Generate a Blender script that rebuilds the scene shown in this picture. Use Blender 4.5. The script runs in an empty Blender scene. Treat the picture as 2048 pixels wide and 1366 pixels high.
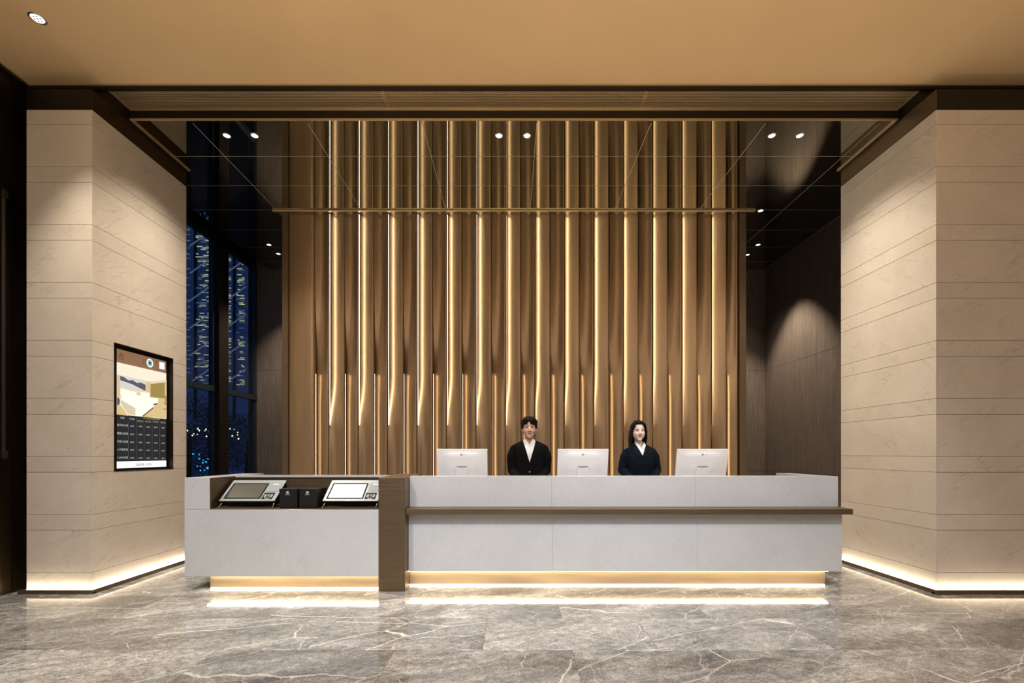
import bpy, bmesh, math, random
from mathutils import Vector, Matrix, Euler
from mathutils.bvhtree import BVHTree

random.seed(7)
SC = bpy.context.scene
COL = SC.collection
R = math.radians
PI = math.pi

# ------------------------------------------------------------------ camera, world, exposure
CAM_Z = 1.335
cam_d = bpy.data.cameras.new('camera')
cam = bpy.data.objects.new('camera', cam_d)
COL.objects.link(cam)
cam.location = (0, 0, CAM_Z)
cam.rotation_euler = (R(90), 0, 0)
cam_d.sensor_width = 36
cam_d.sensor_fit = 'HORIZONTAL'
cam_d.lens = 930 / 2048 * 36
cam_d.shift_y = (906 - 683) / 2048
cam_d.clip_start = 0.05
cam_d.clip_end = 200
SC.camera = cam

w = bpy.data.worlds.new('dusk_sky')
SC.world = w
w.use_nodes = True
w.node_tree.nodes['Background'].inputs[0].default_value = (0.006, 0.023, 0.068, 1)
w.node_tree.nodes['Background'].inputs[1].default_value = 1.0

SC.view_settings.view_transform = 'Standard'
SC.view_settings.look = 'None'
SC.view_settings.exposure = 0.8
SC.view_settings.gamma = 1.0
SC.view_settings.use_curve_mapping = False
SC.cycles.use_denoising = True
SC.cycles.max_bounces = 9
SC.cycles.diffuse_bounces = 4
SC.cycles.glossy_bounces = 5
SC.cycles.transmission_bounces = 4
SC.cycles.transparent_max_bounces = 8
SC.cycles.sample_clamp_indirect = 4.0
SC.cycles.caustics_reflective = False
SC.cycles.caustics_refractive = False

WARM = (1.0, 0.89, 0.74)
NEUT = (1.0, 0.95, 0.92)


def lamp(name, kind, loc, energy, color, aim=None, size=0.1, size_y=None, angle=74, blend=0.4):
    d = bpy.data.lights.new(name, kind)
    d.energy = energy
    d.color = color
    if kind == 'SPOT':
        d.spot_size = R(angle)
        d.spot_blend = blend
        d.shadow_soft_size = size
    if kind == 'AREA':
        d.shape = 'RECTANGLE'
        d.size = size
        d.size_y = size_y or size
    o = bpy.data.objects.new(name, d)
    COL.objects.link(o)
    o.location = loc
    if aim is not None:
        v = Vector(aim) - Vector(loc)
        o.rotation_euler = v.to_track_quat('-Z', 'Y').to_euler()
    return o


# added fill: unseen soft area lights behind the camera that raise the brightness
lamp('added_fill_panel', 'AREA', (-2.2, -0.6, 4.90), 50, NEUT, (-2.2, -0.6, 0), 2.6, 2.0)
lamp('added_fill_panel', 'AREA', (2.2, -0.6, 4.90), 25, NEUT, (2.2, -0.6, 0), 2.6, 2.0)
lamp('added_fill_panel', 'AREA', (0.0, -3.6, 4.90), 80, NEUT, (0, -3.6, 0), 5.0, 2.0)

# added unseen spots brighten the desk fronts, added uplights brighten the ceiling
for x_, xa_ in ((-2.6, -2.3), (-.9, -.3), (.9, 1.0), (2.5, 2.3)):
    lamp('added_desk_spot', 'SPOT', (x_, .35, 4.90), 235, (.95, .96, 1.0), (xa_, 4.6, .45), .12, angle=50, blend=1.0)
for x_ in (-2.5, 0, 2.5):
    lamp('added_uplight', 'SPOT', (x_, -1.0, .9), 200, (1.0, .78, .50), (x_ * .8, 2.2, 4.95), .15, angle=88, blend=1.0)

# ------------------------------------------------------------------ materials
MATS = {}


def new_mat(name):
    m = bpy.data.materials.new(name)
    m.use_nodes = True
    MATS[name] = m
    return m


def P(name, col, rough=0.5, metal=0.0, spec=0.5, emis=None, es=0.0, coat=0.0):
    m = new_mat(name)
    b = m.node_tree.nodes['Principled BSDF']
    b.inputs['Base Color'].default_value = (*col, 1)
    b.inputs['Roughness'].default_value = rough
    b.inputs['Metallic'].default_value = metal
    b.inputs['Specular IOR Level'].default_value = spec
    b.inputs['Coat Weight'].default_value = coat
    if emis:
        b.inputs['Emission Color'].default_value = (*emis, 1)
        b.inputs['Emission Strength'].default_value = es
    return m


class G:
    """tiny node-graph helper"""
    def __init__(s, m):
        s.m = m
        s.t = m.node_tree
        s.b = m.node_tree.nodes['Principled BSDF']

    def n(s, kind, **kw):
        x = s.t.nodes.new(kind)
        for k, v in kw.items():
            if k in ('operation', 'blend_type', 'data_type', 'feature', 'distance', 'noise_dimensions', 'wave_type', 'clamp'):
                setattr(x, k, v)
            else:
                x.inputs[k.replace('_', ' ')].default_value = v
        return x

    def l(s, a, b):
        s.t.links.new(a, b)

    def coords(s, scale=(1, 1, 1), rot=(0, 0, 0), rnd=False):
        tc = s.n('ShaderNodeTexCoord')
        out = tc.outputs['Object']
        if rnd:
            oi = s.n('ShaderNodeObjectInfo')
            mm = s.n('ShaderNodeVectorMath', operation='MULTIPLY')
            cb = s.n('ShaderNodeCombineXYZ')
            s.l(oi.outputs['Random'], cb.inputs[0]); s.l(oi.outputs['Random'], cb.inputs[1]); s.l(oi.outputs['Random'], cb.inputs[2])
            s.l(cb.outputs[0], mm.inputs[0]); mm.inputs[1].default_value = (37.0, 91.0, 13.0)
            ad = s.n('ShaderNodeVectorMath', operation='ADD')
            s.l(out, ad.inputs[0]); s.l(mm.outputs[0], ad.inputs[1])
            out = ad.outputs[0]
        mp = s.n('ShaderNodeMapping')
        mp.inputs['Scale'].default_value = scale
        mp.inputs['Rotation'].default_value = rot
        s.l(out, mp.inputs['Vector'])
        return mp.outputs[0]

    def noise(s, vec, scale, detail=4, rough=0.55, dist=0.0):
        x = s.n('ShaderNodeTexNoise')
        x.inputs['Scale'].default_value = scale
        x.inputs['Detail'].default_value = detail
        x.inputs['Roughness'].default_value = rough
        x.inputs['Distortion'].default_value = dist
        s.l(vec, x.inputs['Vector'])
        return x

    def ramp(s, fac, stops):
        x = s.n('ShaderNodeValToRGB')
        e = x.color_ramp.elements
        e[0].position, e[0].color = stops[0][0], (*stops[0][1], 1)
        e[1].position, e[1].color = stops[-1][0], (*stops[-1][1], 1)
        for p, c in stops[1:-1]:
            k = e.new(p)
            k.color = (*c, 1)
        s.l(fac, x.inputs[0])
        return x.outputs[0]

    def mix(s, fac, a, b, mode='MIX'):
        x = s.n('ShaderNodeMixRGB', blend_type=mode)
        for v, i in ((fac, 0), (a, 1), (b, 2)):
            if hasattr(v, 'links'):
                s.l(v, x.inputs[i])
            elif isinstance(v, tuple):
                x.inputs[i].default_value = (*v, 1)
            else:
                x.inputs[i].default_value = v
        return x.outputs[0]

    def math(s, op, a, b=0.0):
        x = s.n('ShaderNodeMath', operation=op)
        for v, i in ((a, 0), (b, 1)):
            if hasattr(v, 'links'):
                s.l(v, x.inputs[i])
            else:
                x.inputs[i].default_value = v
        return x.outputs[0]

    def bump(s, h, strength=0.2, dist=0.01):
        x = s.n('ShaderNodeBump')
        x.inputs['Strength'].default_value = strength
        x.inputs['Distance'].default_value = dist
        s.l(h, x.inputs['Height'])
        s.l(x.outputs[0], s.b.inputs['Normal'])


g1 = lambda v: (v, v, v)

# grey marble floor
m = P('floor_marble', (.2, .2, .2), 0.07); g = G(m)
v0 = g.coords((1, 1, 1), (0, 0, R(-24)), rnd=True)
mp = g.n('ShaderNodeMapping'); mp.inputs['Scale'].default_value = (1.0, 2.6, 1); g.l(v0, mp.inputs[0]); vs = mp.outputs[0]
big = g.noise(vs, 1.1, 7, .62, .6)
base = g.ramp(big.outputs[0], [(.28, (.125, .121, .113)), (.44, (.25, .242, .228)), (.57, (.39, .38, .36)), (.72, (.64, .625, .60))])
fine = g.noise(g.coords((1, 1.5, 1), (0, 0, R(-20)), rnd=True), 17, 10, .80, .5)
fr = g.ramp(fine.outputs[0], [(.34, g1(.45)), (.5, g1(.92)), (.66, g1(1.55))])
base = g.mix(1.0, base, fr, 'MULTIPLY')
spk = g.noise(v0, 95, 4, .7)
base = g.mix(1.0, base, g.ramp(spk.outputs[0], [(.35, g1(.62)), (.65, g1(1.38))]), 'MULTIPLY')
dn = g.noise(v0, 1.6, 5, .6)
off = g.n('ShaderNodeVectorMath', operation='SUBTRACT'); g.l(dn.outputs['Color'], off.inputs[0]); off.inputs[1].default_value = (.5, .5, .5)
sc_ = g.n('ShaderNodeVectorMath', operation='SCALE'); g.l(off.outputs[0], sc_.inputs[0]); sc_.inputs['Scale'].default_value = .30
ad = g.n('ShaderNodeVectorMath', operation='ADD'); g.l(vs, ad.inputs[0]); g.l(sc_.outputs[0], ad.inputs[1])


def vein(scale, width, mask_scale, lo, hi, rot):
    mp2 = g.n('ShaderNodeMapping'); mp2.inputs['Rotation'].default_value = (0, 0, rot); g.l(ad.outputs[0], mp2.inputs[0])
    vo = g.n('ShaderNodeTexVoronoi', feature='DISTANCE_TO_EDGE'); vo.inputs['Scale'].default_value = scale; g.l(mp2.outputs[0], vo.inputs['Vector'])
    line = g.ramp(vo.outputs['Distance'], [(0.0, g1(1)), (width * .45, g1(.55)), (width, g1(0))])
    mk = g.ramp(g.noise(mp2.outputs[0], mask_scale, 3).outputs[0], [(lo, g1(0)), (hi, g1(1))])
    return g.mix(1.0, line, mk, 'MULTIPLY')


va = vein(.62, .0060, .9, .34, .50, 0)
vb = vein(1.30, .0060, 1.6, .40, .56, 1.1)
vc = vein(2.6, .012, 2.4, .44, .62, .5)
col = g.mix(va, base, (.92, .90, .86))
col = g.mix(g.mix(1.0, vb, g1(.8), 'MULTIPLY'), col, (.84, .82, .78))
col = g.mix(g.mix(1.0, vc, g1(.55), 'MULTIPLY'), col, (.60, .57, .52))
oi = g.n('ShaderNodeObjectInfo')
tv = g.ramp(oi.outputs['Random'], [(0, g1(.78)), (1, g1(1.20))])
col = g.mix(1.0, col, tv, 'MULTIPLY')
g.l(col, g.b.inputs['Base Color'])
rr = g.ramp(fine.outputs[0], [(.3, g1(.05)), (.7, g1(.11))])
g.l(rr, g.b.inputs['Roughness'])
g.b.inputs['Specular IOR Level'].default_value = .95

# beige limestone cladding
def stone(name, c1, c2, vcol, rough, strength, VS=.62):
    m = P(name, c1, rough); g = G(m)
    v = g.coords((1, 1, 1), (R(38), R(38), 0), rnd=True)
    cl = g.noise(v, 2.2, 6, .6, .5)
    c = g.mix(g.ramp(cl.outputs[0], [(.35, g1(0)), (.65, g1(1))]), c1, c2)
    v1 = g.coords((1, 1, 1), (0, 0, 0), rnd=True)
    sx = g.n('ShaderNodeSeparateXYZ'); g.l(v1, sx.inputs[0])
    uu = g.math('ADD', sx.outputs[0], sx.outputs[1])
    cm = g.n('ShaderNodeCombineXYZ')
    g.l(g.math('MULTIPLY', g.math('SUBTRACT', sx.outputs[2], g.math('MULTIPLY', uu, VS)), 2.6), cm.inputs[0])
    g.l(g.math('MULTIPLY', g.math('ADD', uu, sx.outputs[2]), .38), cm.inputs[1])
    vn = g.noise(cm.outputs[0], 2.3, 7, .62, .25)
    ab = g.math('ABSOLUTE', g.math('SUBTRACT', vn.outputs[0], .5))
    ln = g.ramp(ab, [(0, g1(1)), (.007, g1(.35)), (.016, g1(0))])
    mk = g.ramp(g.noise(v, 3.1, 3).outputs[0], [(.45, g1(0)), (.68, g1(strength))])
    c = g.mix(g.mix(1.0, ln, mk, 'MULTIPLY'), c, vcol)
    fn = g.noise(v, 60, 3, .6)
    c = g.mix(1.0, c, g.ramp(fn.outputs[0], [(.3, g1(.95)), (.7, g1(1.04))]), 'MULTIPLY')
    g.l(c, g.b.inputs['Base Color'])
    return m


stone('beige_stone', (.66, .58, .485), (.72, .64, .545), (.40, .32, .25), .20, .75)
stone('white_stone', (.595, .62, .645), (.63, .655, .68), (.44, .43, .42), .18, .45, 1.7)

# brushed bronze
def bronze(name, c, rough, metal, streak=(60, 60, 1.2), amp=.12):
    m = P(name, c, rough, metal); g = G(m)
    v = g.coords(streak)
    n = g.noise(v, 1.0, 5, .6)
    cc = g.mix(1.0, c, g.ramp(n.outputs[0], [(.3, g1(1 - amp)), (.7, g1(1 + amp))]), 'MULTIPLY')
    g.l(cc, g.b.inputs['Base Color'])
    rr = g.ramp(n.outputs[0], [(.3, g1(rough * .8)), (.7, g1(rough * 1.2))])
    g.l(rr, g.b.inputs['Roughness'])
    return m


bronze('gold_bronze', (.375, .250, .140), .38, .66)
bronze('dark_bronze', (.085, .055, .030), .38, .85)
bronze('door_bronze', (.045, .030, .014), .36, .85)
bronze('counter_bronze', (.20, .145, .09), .42, .8, (1.2, 60, 60))
bronze('plinth_bronze', (.82, .62, .40), .36, .85, (1.2, 20, 20), .05)
bronze('slat_bronze', (.60, .46, .28), .40, .7, (1, 40, 40))
P('near_black_metal', (.022, .015, .010), .4, .5)
P('black_mirror', (.36, .36, .30), .015, 1.0)
P('seam_highlight', (.60, .56, .50), .5)  # pale seams carry the panel edges' highlight in their colour
P('shadow_gap', (.02, .016, .012), .8)

# dark oak veneer
m = P('dark_oak', (.05, .04, .03), .5); g = G(m)
v = g.coords((55, 55, 2.2))
n = g.noise(v, 1, 8, .7, .8)
c = g.ramp(n.outputs[0], [(.3, (.080, .058, .044)), (.55, (.140, .106, .083)), (.75, (.22, .172, .138))])
g.l(c, g.b.inputs['Base Color']); g.bump(n.outputs[0], .15, .004)

# tan ceiling finish
m = P('tan_ceiling', (.76, .54, .30), .62); g = G(m)
v = g.coords((1, 1, 1))
n = g.noise(v, .8, 4, .6)
g.l(g.mix(1.0, (.76, .54, .30), g.ramp(n.outputs[0], [(.3, g1(.95)), (.7, g1(1.05))]), 'MULTIPLY'), g.b.inputs['Base Color'])

P('led_white', (1, 1, 1), .5, emis=(1.0, .86, .64), es=2.2)
P('led_under', (1, 1, 1), .5, emis=(1.0, .84, .60), es=10)
P('led_screen_upper', (1, 1, 1), .5, emis=(1.0, .88, .70), es=8.5)
P('led_screen_lower', (1, 1, 1), .5, emis=(1.0, .80, .54), es=5.0)
P('led_skirting', (1, 1, 1), .5, emis=(1.0, .86, .66), es=30)
P('lamp_lens', (.6, .6, .6), .3, emis=(.88, .92, 1.0), es=1.6)
P('lamp_chrome', (.75, .76, .8), .12, 1)
P('white_plastic', (.88, .88, .90), .30)
P('soft_grey_plastic', (.30, .30, .32), .4)
P('grey_print', (.30, .30, .31), .5)
P('silver_plastic', (.26, .28, .30), .40, .2)
P('pale_pad', (.22, .26, .28), .5)
P('black_plastic', (.006, .006, .007), .5, spec=.15)
P('box_black', (.012, .011, .011), .45, spec=.35)
P('screen_off', (.075, .075, .058), .15)
P('screen_lit', (.1, .1, .1), .2, emis=(.80, .90, .86), es=.42)
P('pale_print', (.7, .7, .7), .5)
P('desk_wood', (.30, .22, .15), .4)
P('chrome', (.7, .7, .72), .15, 1)
P('skin_man', (.62, .39, .28), .5)
P('skin_woman', (.84, .62, .53), .5)
P('hair_black', (.006, .0045, .004), .7, spec=.15)
P('suit_black', (.004, .004, .0045), .85, spec=.1)
P('suit_navy', (.004, .008, .015), .85, spec=.1)
P('shirt_white', (.82, .82, .84), .7)
P('lip_man', (.42, .18, .15), .5)
P('lip_woman', (.60, .20, .18), .4)
P('eye_white', (.7, .68, .66), .3)
P('eye_dark', (.015, .010, .008), .2)
P('shoe_black', (.01, .01, .01), .3)
P('button_grey', (.35, .35, .36), .3)
P('window_frame_metal', (.035, .045, .06), .4, .5)
P('exterior_ground_paving', (.03, .03, .035), .5)
P('bark', (.03, .022, .016), .8)
P('leaf_green', (.05, .08, .07), .6)
P('facade_glass', (.01, .02, .05), .25, emis=(.014, .040, .14), es=.26)  # faint blue emission stands in for the dusk sky's reflection
P('lit_louvre', (.4, .35, .2), .5, emis=(.85, .80, .42), es=.36)
P('pale_louvre', (.2, .25, .3), .5, emis=(.35, .45, .60), es=.13)
P('warm_bulb', (1, 1, 1), .5, emis=(1, .85, .5), es=1.2)
P('blue_bulb', (1, 1, 1), .5, emis=(.05, .35, 1.0), es=1.6)

# clear window glass: see-through with a real Fresnel reflection
m = new_mat('window_glass'); t = m.node_tree; t.nodes.remove(t.nodes['Principled BSDF'])
o_ = t.nodes['Material Output']; tr = t.nodes.new('ShaderNodeBsdfTransparent'); gl = t.nodes.new('ShaderNodeBsdfGlossy')
tr.inputs[0].default_value = (.86, .9, .92, 1); gl.inputs['Roughness'].default_value = .0
fz = t.nodes.new('ShaderNodeFresnel'); fz.inputs[0].default_value = 1.45; mx = t.nodes.new('ShaderNodeMixShader')
gm_ = t.nodes.new('ShaderNodeNewGeometry'); sb_ = t.nodes.new('ShaderNodeMath'); sb_.operation = 'SUBTRACT'; sb_.inputs[0].default_value = 1.0; ml_ = t.nodes.new('ShaderNodeMath'); ml_.operation = 'MULTIPLY'
t.links.new(gm_.outputs['Backfacing'], sb_.inputs[1]); t.links.new(sb_.outputs[0], ml_.inputs[0]); t.links.new(fz.outputs[0], ml_.inputs[1])
t.links.new(ml_.outputs[0], mx.inputs[0]); t.links.new(tr.outputs[0], mx.inputs[1]); t.links.new(gl.outputs[0], mx.inputs[2]); t.links.new(mx.outputs[0], o_.inputs[0])


def E(name, col, s=1.0):
    if name in MATS:
        return name
    P(name, (.012, .012, .012), .35, spec=.2, emis=col, es=s * .62)
    return name


# ------------------------------------------------------------------ geometry helpers
def root_of(o):
    while o.parent is not None:
        o = o.parent
    return o


def box(bm, x0, x1, y0, y1, z0, z1, bev=0.0):
    vs = [bm.verts.new(p) for p in ((x0, y0, z0), (x1, y0, z0), (x1, y1, z0), (x0, y1, z0), (x0, y0, z1), (x1, y0, z1), (x1, y1, z1), (x0, y1, z1))]
    fs = [bm.faces.new([vs[i] for i in f]) for f in ((3, 2, 1, 0), (4, 5, 6, 7), (0, 1, 5, 4), (1, 2, 6, 5), (2, 3, 7, 6), (3, 0, 4, 7))]
    if bev:
        es = {e for f in fs for e in f.edges}
        bmesh.ops.bevel(bm, geom=list(es), offset=bev, segments=1, affect='EDGES')
    return bm


def B(*a, **k):
    return box(bmesh.new(), *a, **k)


def prism(bm, pts, y0, y1, axis='y'):
    """extrude a polygon (list of 2-tuples) between y0 and y1 along an axis"""
    def mk(p, d):
        return {'y': (p[0], d, p[1]), 'x': (d, p[0], p[1]), 'z': (p[0], p[1], d)}[axis]
    a = [bm.verts.new(mk(p, y0)) for p in pts]
    b = [bm.verts.new(mk(p, y1)) for p in pts]
    bm.faces.new(a)
    bm.faces.new(list(reversed(b)))
    n = len(pts)
    for i in range(n):
        j = (i + 1) % n
        bm.faces.new((a[j], a[i], b[i], b[j]))
    bmesh.ops.recalc_face_normals(bm, faces=bm.faces)
    return bm


def cyl(bm, c, r, h, axis='z', seg=24, r2=None):
    rot = {'z': Matrix(), 'x': Matrix.Rotation(R(90), 4, 'Y'), 'y': Matrix.Rotation(R(90), 4, 'X')}[axis]
    bmesh.ops.create_cone(bm, cap_ends=True, segments=seg, radius1=r, radius2=r if r2 is None else r2, depth=h, matrix=Matrix.Translation(c) @ rot)
    return bm


def ell(bm, c, r, rot=None, u=20, v=14):
    if isinstance(r, (int, float)):
        r = (r, r, r)
    mt = Matrix.Translation(c)
    if rot:
        mt = mt @ Euler(rot).to_matrix().to_4x4()
    bmesh.ops.create_uvsphere(bm, u_segments=u, v_segments=v, radius=1, matrix=mt @ Matrix.Diagonal((*r, 1)))
    return bm


def capsule(bm, a, b, ra, rb, seg=14):
    a, b = Vector(a), Vector(b)
    d = b - a
    q = d.to_track_quat('Z', 'Y').to_matrix().to_4x4()
    bmesh.ops.create_cone(bm, cap_ends=True, segments=seg, radius1=ra, radius2=rb, depth=d.length, matrix=Matrix.Translation((a + b) / 2) @ q)
    bmesh.ops.create_icosphere(bm, subdivisions=2, radius=ra, matrix=Matrix.Translation(a))
    bmesh.ops.create_icosphere(bm, subdivisions=2, radius=rb, matrix=Matrix.Translation(b))


def obj(name, bm, mat, parent=None, smooth=False, local=False, kind=None, label=None, mx=None):
    me = bpy.data.meshes.new(name)
    if mx is not None:
        bm.transform(mx)
    if parent is not None and not local:
        bm.transform(Matrix.Translation(-root_of(parent).location))
    bm.to_mesh(me)
    bm.free()
    for x in (mat if isinstance(mat, (list, tuple)) else [mat]):
        me.materials.append(MATS[x])
    if smooth:
        for p in me.polygons:
            p.use_smooth = True
    o = bpy.data.objects.new(name, me)
    COL.objects.link(o)
    if parent is not None:
        o.parent = parent
    if kind:
        o['kind'] = kind
    if label:
        o['label'] = label
    return o


def thing(name, label, cat, loc=(0, 0, 0), group=None, kind=None):
    o = bpy.data.objects.new(name, None)
    o.empty_display_size = .1
    COL.objects.link(o)
    o.location = loc
    o['label'] = label
    o['category'] = cat
    if group:
        o['group'] = group
    if kind:
        o['kind'] = kind
    return o


def struct(name, label=None):
    o = bpy.data.objects.new(name, None)
    COL.objects.link(o)
    o['kind'] = 'structure'
    if label:
        o['label'] = label
        o['category'] = 'structure'
    return o


def piece(name, me, loc, parent):
    o = bpy.data.objects.new(name, me)
    COL.objects.link(o)
    o.parent = parent
    o.location = Vector(loc) - root_of(parent).location
    return o


def mesh_of(bm, mat, name):
    me = bpy.data.meshes.new(name)
    bm.to_mesh(me)
    bm.free()
    me.materials.append(MATS[mat])
    return me


def text_bm(s, size, align='CENTER'):
    cu = bpy.data.curves.new('t', 'FONT')
    cu.body = s
    cu.size = size
    cu.align_x = align
    cu.align_y = 'CENTER'
    cu.resolution_u = 1
    o = bpy.data.objects.new('t', cu)
    COL.objects.link(o)
    dg = bpy.context.evaluated_depsgraph_get()
    me = bpy.data.meshes.new_from_object(o.evaluated_get(dg))
    bm = bmesh.new()
    bm.from_mesh(me)
    bpy.data.objects.remove(o)
    bpy.data.meshes.remove(me)
    return bm


def merge(dst, src, mx=None):
    if mx is not None:
        src.transform(mx)
    me = bpy.data.meshes.new('tmp')
    src.to_mesh(me)
    src.free()
    dst.from_mesh(me)
    bpy.data.meshes.remove(me)


# ------------------------------------------------------------------ floor
XL, XR = -4.0, 4.04            # inner faces of the stone pillars
YP0, YP1 = 4.43, 5.71          # pillar front and back planes
Z_MIR, Z_GRL, Z_TAN = 4.805, 4.92, 4.955
Y_BACK = 8.80
floor = obj('floor', B(-5.0, 6.75, -6.2, 8.95, -.14, -.012), 'shadow_gap', kind='structure')
TW, TD, GP = 1.2, .6, .0016
tile_me = mesh_of(B(GP / 2, TW - GP / 2, GP / 2, TD - GP / 2, -.012, 0, bev=.0008), 'floor_marble', 'floor_tile')
row = 0
y = 2.556 - TD * 1
k = 0
while y < 6.2:
    xo = -.80 if (k % 2 == 1) else -.20
    if k % 2 == 1:
        xo = -.795
    i0 = math.floor((-4.9 - xo) / TW)
    x = xo + i0 * TW
    while x < 6.0:
        piece('floor_tile', tile_me, (x, y, 0), floor)
        x += TW
    y += TD
    k += 1
# the rest of the stone floor, out of the photograph's reach, in one slab
obj('floor_slab', B(-5.0, 6.7, -6.2, 2.556 - TD - GP, -.012, 0), 'floor_marble', floor)
obj('floor_slab', B(-5.0, 6.7, y + GP, 8.95, -.012, 0), 'floor_marble', floor)

# ------------------------------------------------------------------ enclosing walls
wl = obj('wall_left', B(-5.0, -4.80, -6.2, 4.66, 0, 5.2), 'near_black_metal', kind='structure')
for y0, y1 in ((-6.0, -3.6), (-3.6, -1.2), (-1.2, 1.2), (1.2, 3.2), (3.2, 4.445), (4.449, 4.655)):
    obj('bronze_panel', B(-4.80, -4.78, y0 + .002, y1 - .002, 0.0, 4.93), 'door_bronze', wl)
obj('end_panel', B(-4.80, -4.60, 4.62, 4.66, 0, 4.93), 'near_black_metal', wl)
wr = obj('wall_right', B(6.60, 6.80, -6.2, 4.5, 0, 5.2), 'beige_stone', kind='structure')
wf = obj('wall_front', B(-5.0, 6.8, -6.4, -6.2, 0, 5.2), 'beige_stone', kind='structure')

# side wall right of the desk, dark oak
ws = obj('wall_right_alcove', B(4.81, 4.95, YP1, 8.95, 0, 4.95), 'shadow_gap', kind='structure')
for y0, y1 in ((YP1, 6.20), (6.20, 7.315), (7.315, 8.80)):
    for z0, z1 in ((0.0, 1.0), (1.0, 2.895), (2.895, 4.80)):
        obj('oak_panel', B(4.79, 4.81, y0 + .002, y1 - .002, z0 + .002, z1 - .002), 'dark_oak', ws)
wb = obj('wall_back', B(-5.0, 4.95, 8.82, 9.0, 0, 5.15), 'shadow_gap', kind='structure')
for x0, x1 in ((-4.86, -3.0), (-3.0, -1.8), (-1.8, -.6), (-.6, .6), (.6, 1.8), (1.8, 3.0), (3.0, 4.81)):
    for z0, z1 in ((0.0, 1.0), (1.0, 2.895), (2.895, 5.08 if x0 < -4.5 else 4.80)):
        obj('oak_panel', B(x0 + .002, x1 - .002, 8.80, 8.82, z0 + .002, z1 - .002), 'dark_oak', wb)

# ------------------------------------------------------------------ ceilings
ce = obj('ceiling', B(-4.74, 6.6, -6.2, 4.575, Z_TAN, Z_TAN + .06), 'tan_ceiling', kind='structure')
obj('ceiling_void', B(-5.0, 6.8, -6.4, 9.0, 5.2, 5.3), 'shadow_gap', ce)
tr1 = obj('trim_1', B(-4.80, 6.6, 4.575, 4.605, Z_TAN - .035, Z_TAN + .05), 'near_black_metal', kind='structure')
obj('trim_bead', B(-4.80, 6.6, 4.560, 4.577, Z_TAN - .010, Z_TAN + .004), 'slat_bronze', tr1)
tr2 = obj('trim_2', B(-4.80, -4.745, -6.2, 4.66, Z_TAN - .03, Z_TAN + .05), 'dark_bronze', kind='structure')
obj('trim_bead', B(-4.745, -4.735, -6.2, 4.575, Z_TAN - .012, Z_TAN), 'slat_bronze', tr2)

# bronze down-stand above each pillar, beam under the grille and frame round the mirror ceiling
t3 = obj('trim_3', B(-4.625, XL - .006, YP0, YP1, 4.607, 4.80), 'near_black_metal', kind='structure')
obj('trim_side', B(XL - .006, XL, YP0, YP1, 4.607, 4.80), 'dark_bronze', t3)  # lighter bronze than the front, the side's light put into its colour
obj('trim_upper_band', B(-4.80, XL, 4.605, YP1, 4.80, 5.0), 'near_black_metal', t3)
t4 = obj('trim_4', B(XR + .006, 6.6, YP0, YP1, 4.612, 4.80), 'near_black_metal', kind='structure')
obj('trim_side', B(XR, XR + .006, YP0, YP1, 4.612, 4.80), 'counter_bronze', t4)  # lit side face painted as a paler bronze
obj('trim_upper_band', B(XR, 6.6, 4.605, YP1, 4.80, 5.0), 'near_black_metal', t4)
t5 = obj('trim_5', B(XL, XR, 4.85, 4.90, Z_MIR + .004, 5.0), 'near_black_metal', kind='structure')
obj('trim_bead', B(XL + .02, XR - .02, 4.838, 4.852, Z_MIR - .004, Z_MIR + .012), 'slat_bronze', t5)
obj('trim_bead', B(XL + .02, XR - .02, 4.838, 4.852, Z_GRL - .016, Z_GRL - .002), 'slat_bronze', t5)
for sx, xe in ((1, XL), (-1, XR)):
    t6 = obj('trim_6' if sx > 0 else 'trim_7', B(min(xe, xe + sx * .035), max(xe, xe + sx * .035), 4.85, YP1, Z_MIR - .012, Z_MIR + .004), 'dark_bronze', kind='structure')
    obj('trim_bead', B(min(xe + sx * .035, xe + sx * .05), max(xe + sx * .035, xe + sx * .05), 4.85, YP1, Z_MIR - .016, Z_MIR + .004), 'slat_bronze', t6)

# ceiling grilles
for (x0, x1), lab in zip(((XL + .004, -1.29), (-1.286, 1.336), (1.340, XR - .004)),
                         ('bronze slatted ceiling grille over the self check-in counter',
                          'middle bronze slatted ceiling grille in front of the golden screen',
                          'bronze slatted ceiling grille nearest the wide stone pillar')):
    gr = thing('ceiling_grille', lab, 'grille', ((x0 + x1) / 2, 4.72, Z_GRL), 'bronze grilles in the ceiling slot')
    bm = bmesh.new()
    n = 11
    for i in range(n):
        yy = 4.612 + i * (.232 / n)
        box(bm, x0 + .012, x1 - .012, yy + .003, yy + .014, Z_GRL, Z_GRL + .005)
    obj('slat', bm, 'slat_bronze', gr, kind='stuff')
    obj('end_bar', B(x0, x0 + .012, 4.607, 4.846, Z_GRL - .002, Z_GRL + .02), 'slat_bronze', gr)
    obj('end_bar', B(x1 - .012, x1, 4.607, 4.846, Z_GRL - .002, Z_GRL + .02), 'slat_bronze', gr)
    obj('duct', B(x0, x1, 4.607, 4.846, Z_GRL + .05, Z_GRL + .06), 'shadow_gap', gr)

# black mirror ceiling in 1.2 x 0.6 panels
mc = obj('ceiling_mirror', B(-4.55, 4.80, 4.90, 8.82, Z_MIR + .0012, Z_MIR + .07), 'seam_highlight', kind='structure')
xs = [-4.55, -3.36, -2.15, -.945, .26, 1.465, 2.67, 3.875, 4.79]
ys = [4.852, 5.44, 6.04, 6.64, 7.24, 7.84, 8.44, 8.80]
for i in range(len(xs) - 1):
    for j in range(len(ys) - 1):
        obj('mirror_panel', B(xs[i] + .003, xs[i + 1] - .003, ys[j] + .003, ys[j + 1] - .003, Z_MIR, Z_MIR + .012), 'black_mirror', mc)
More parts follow.
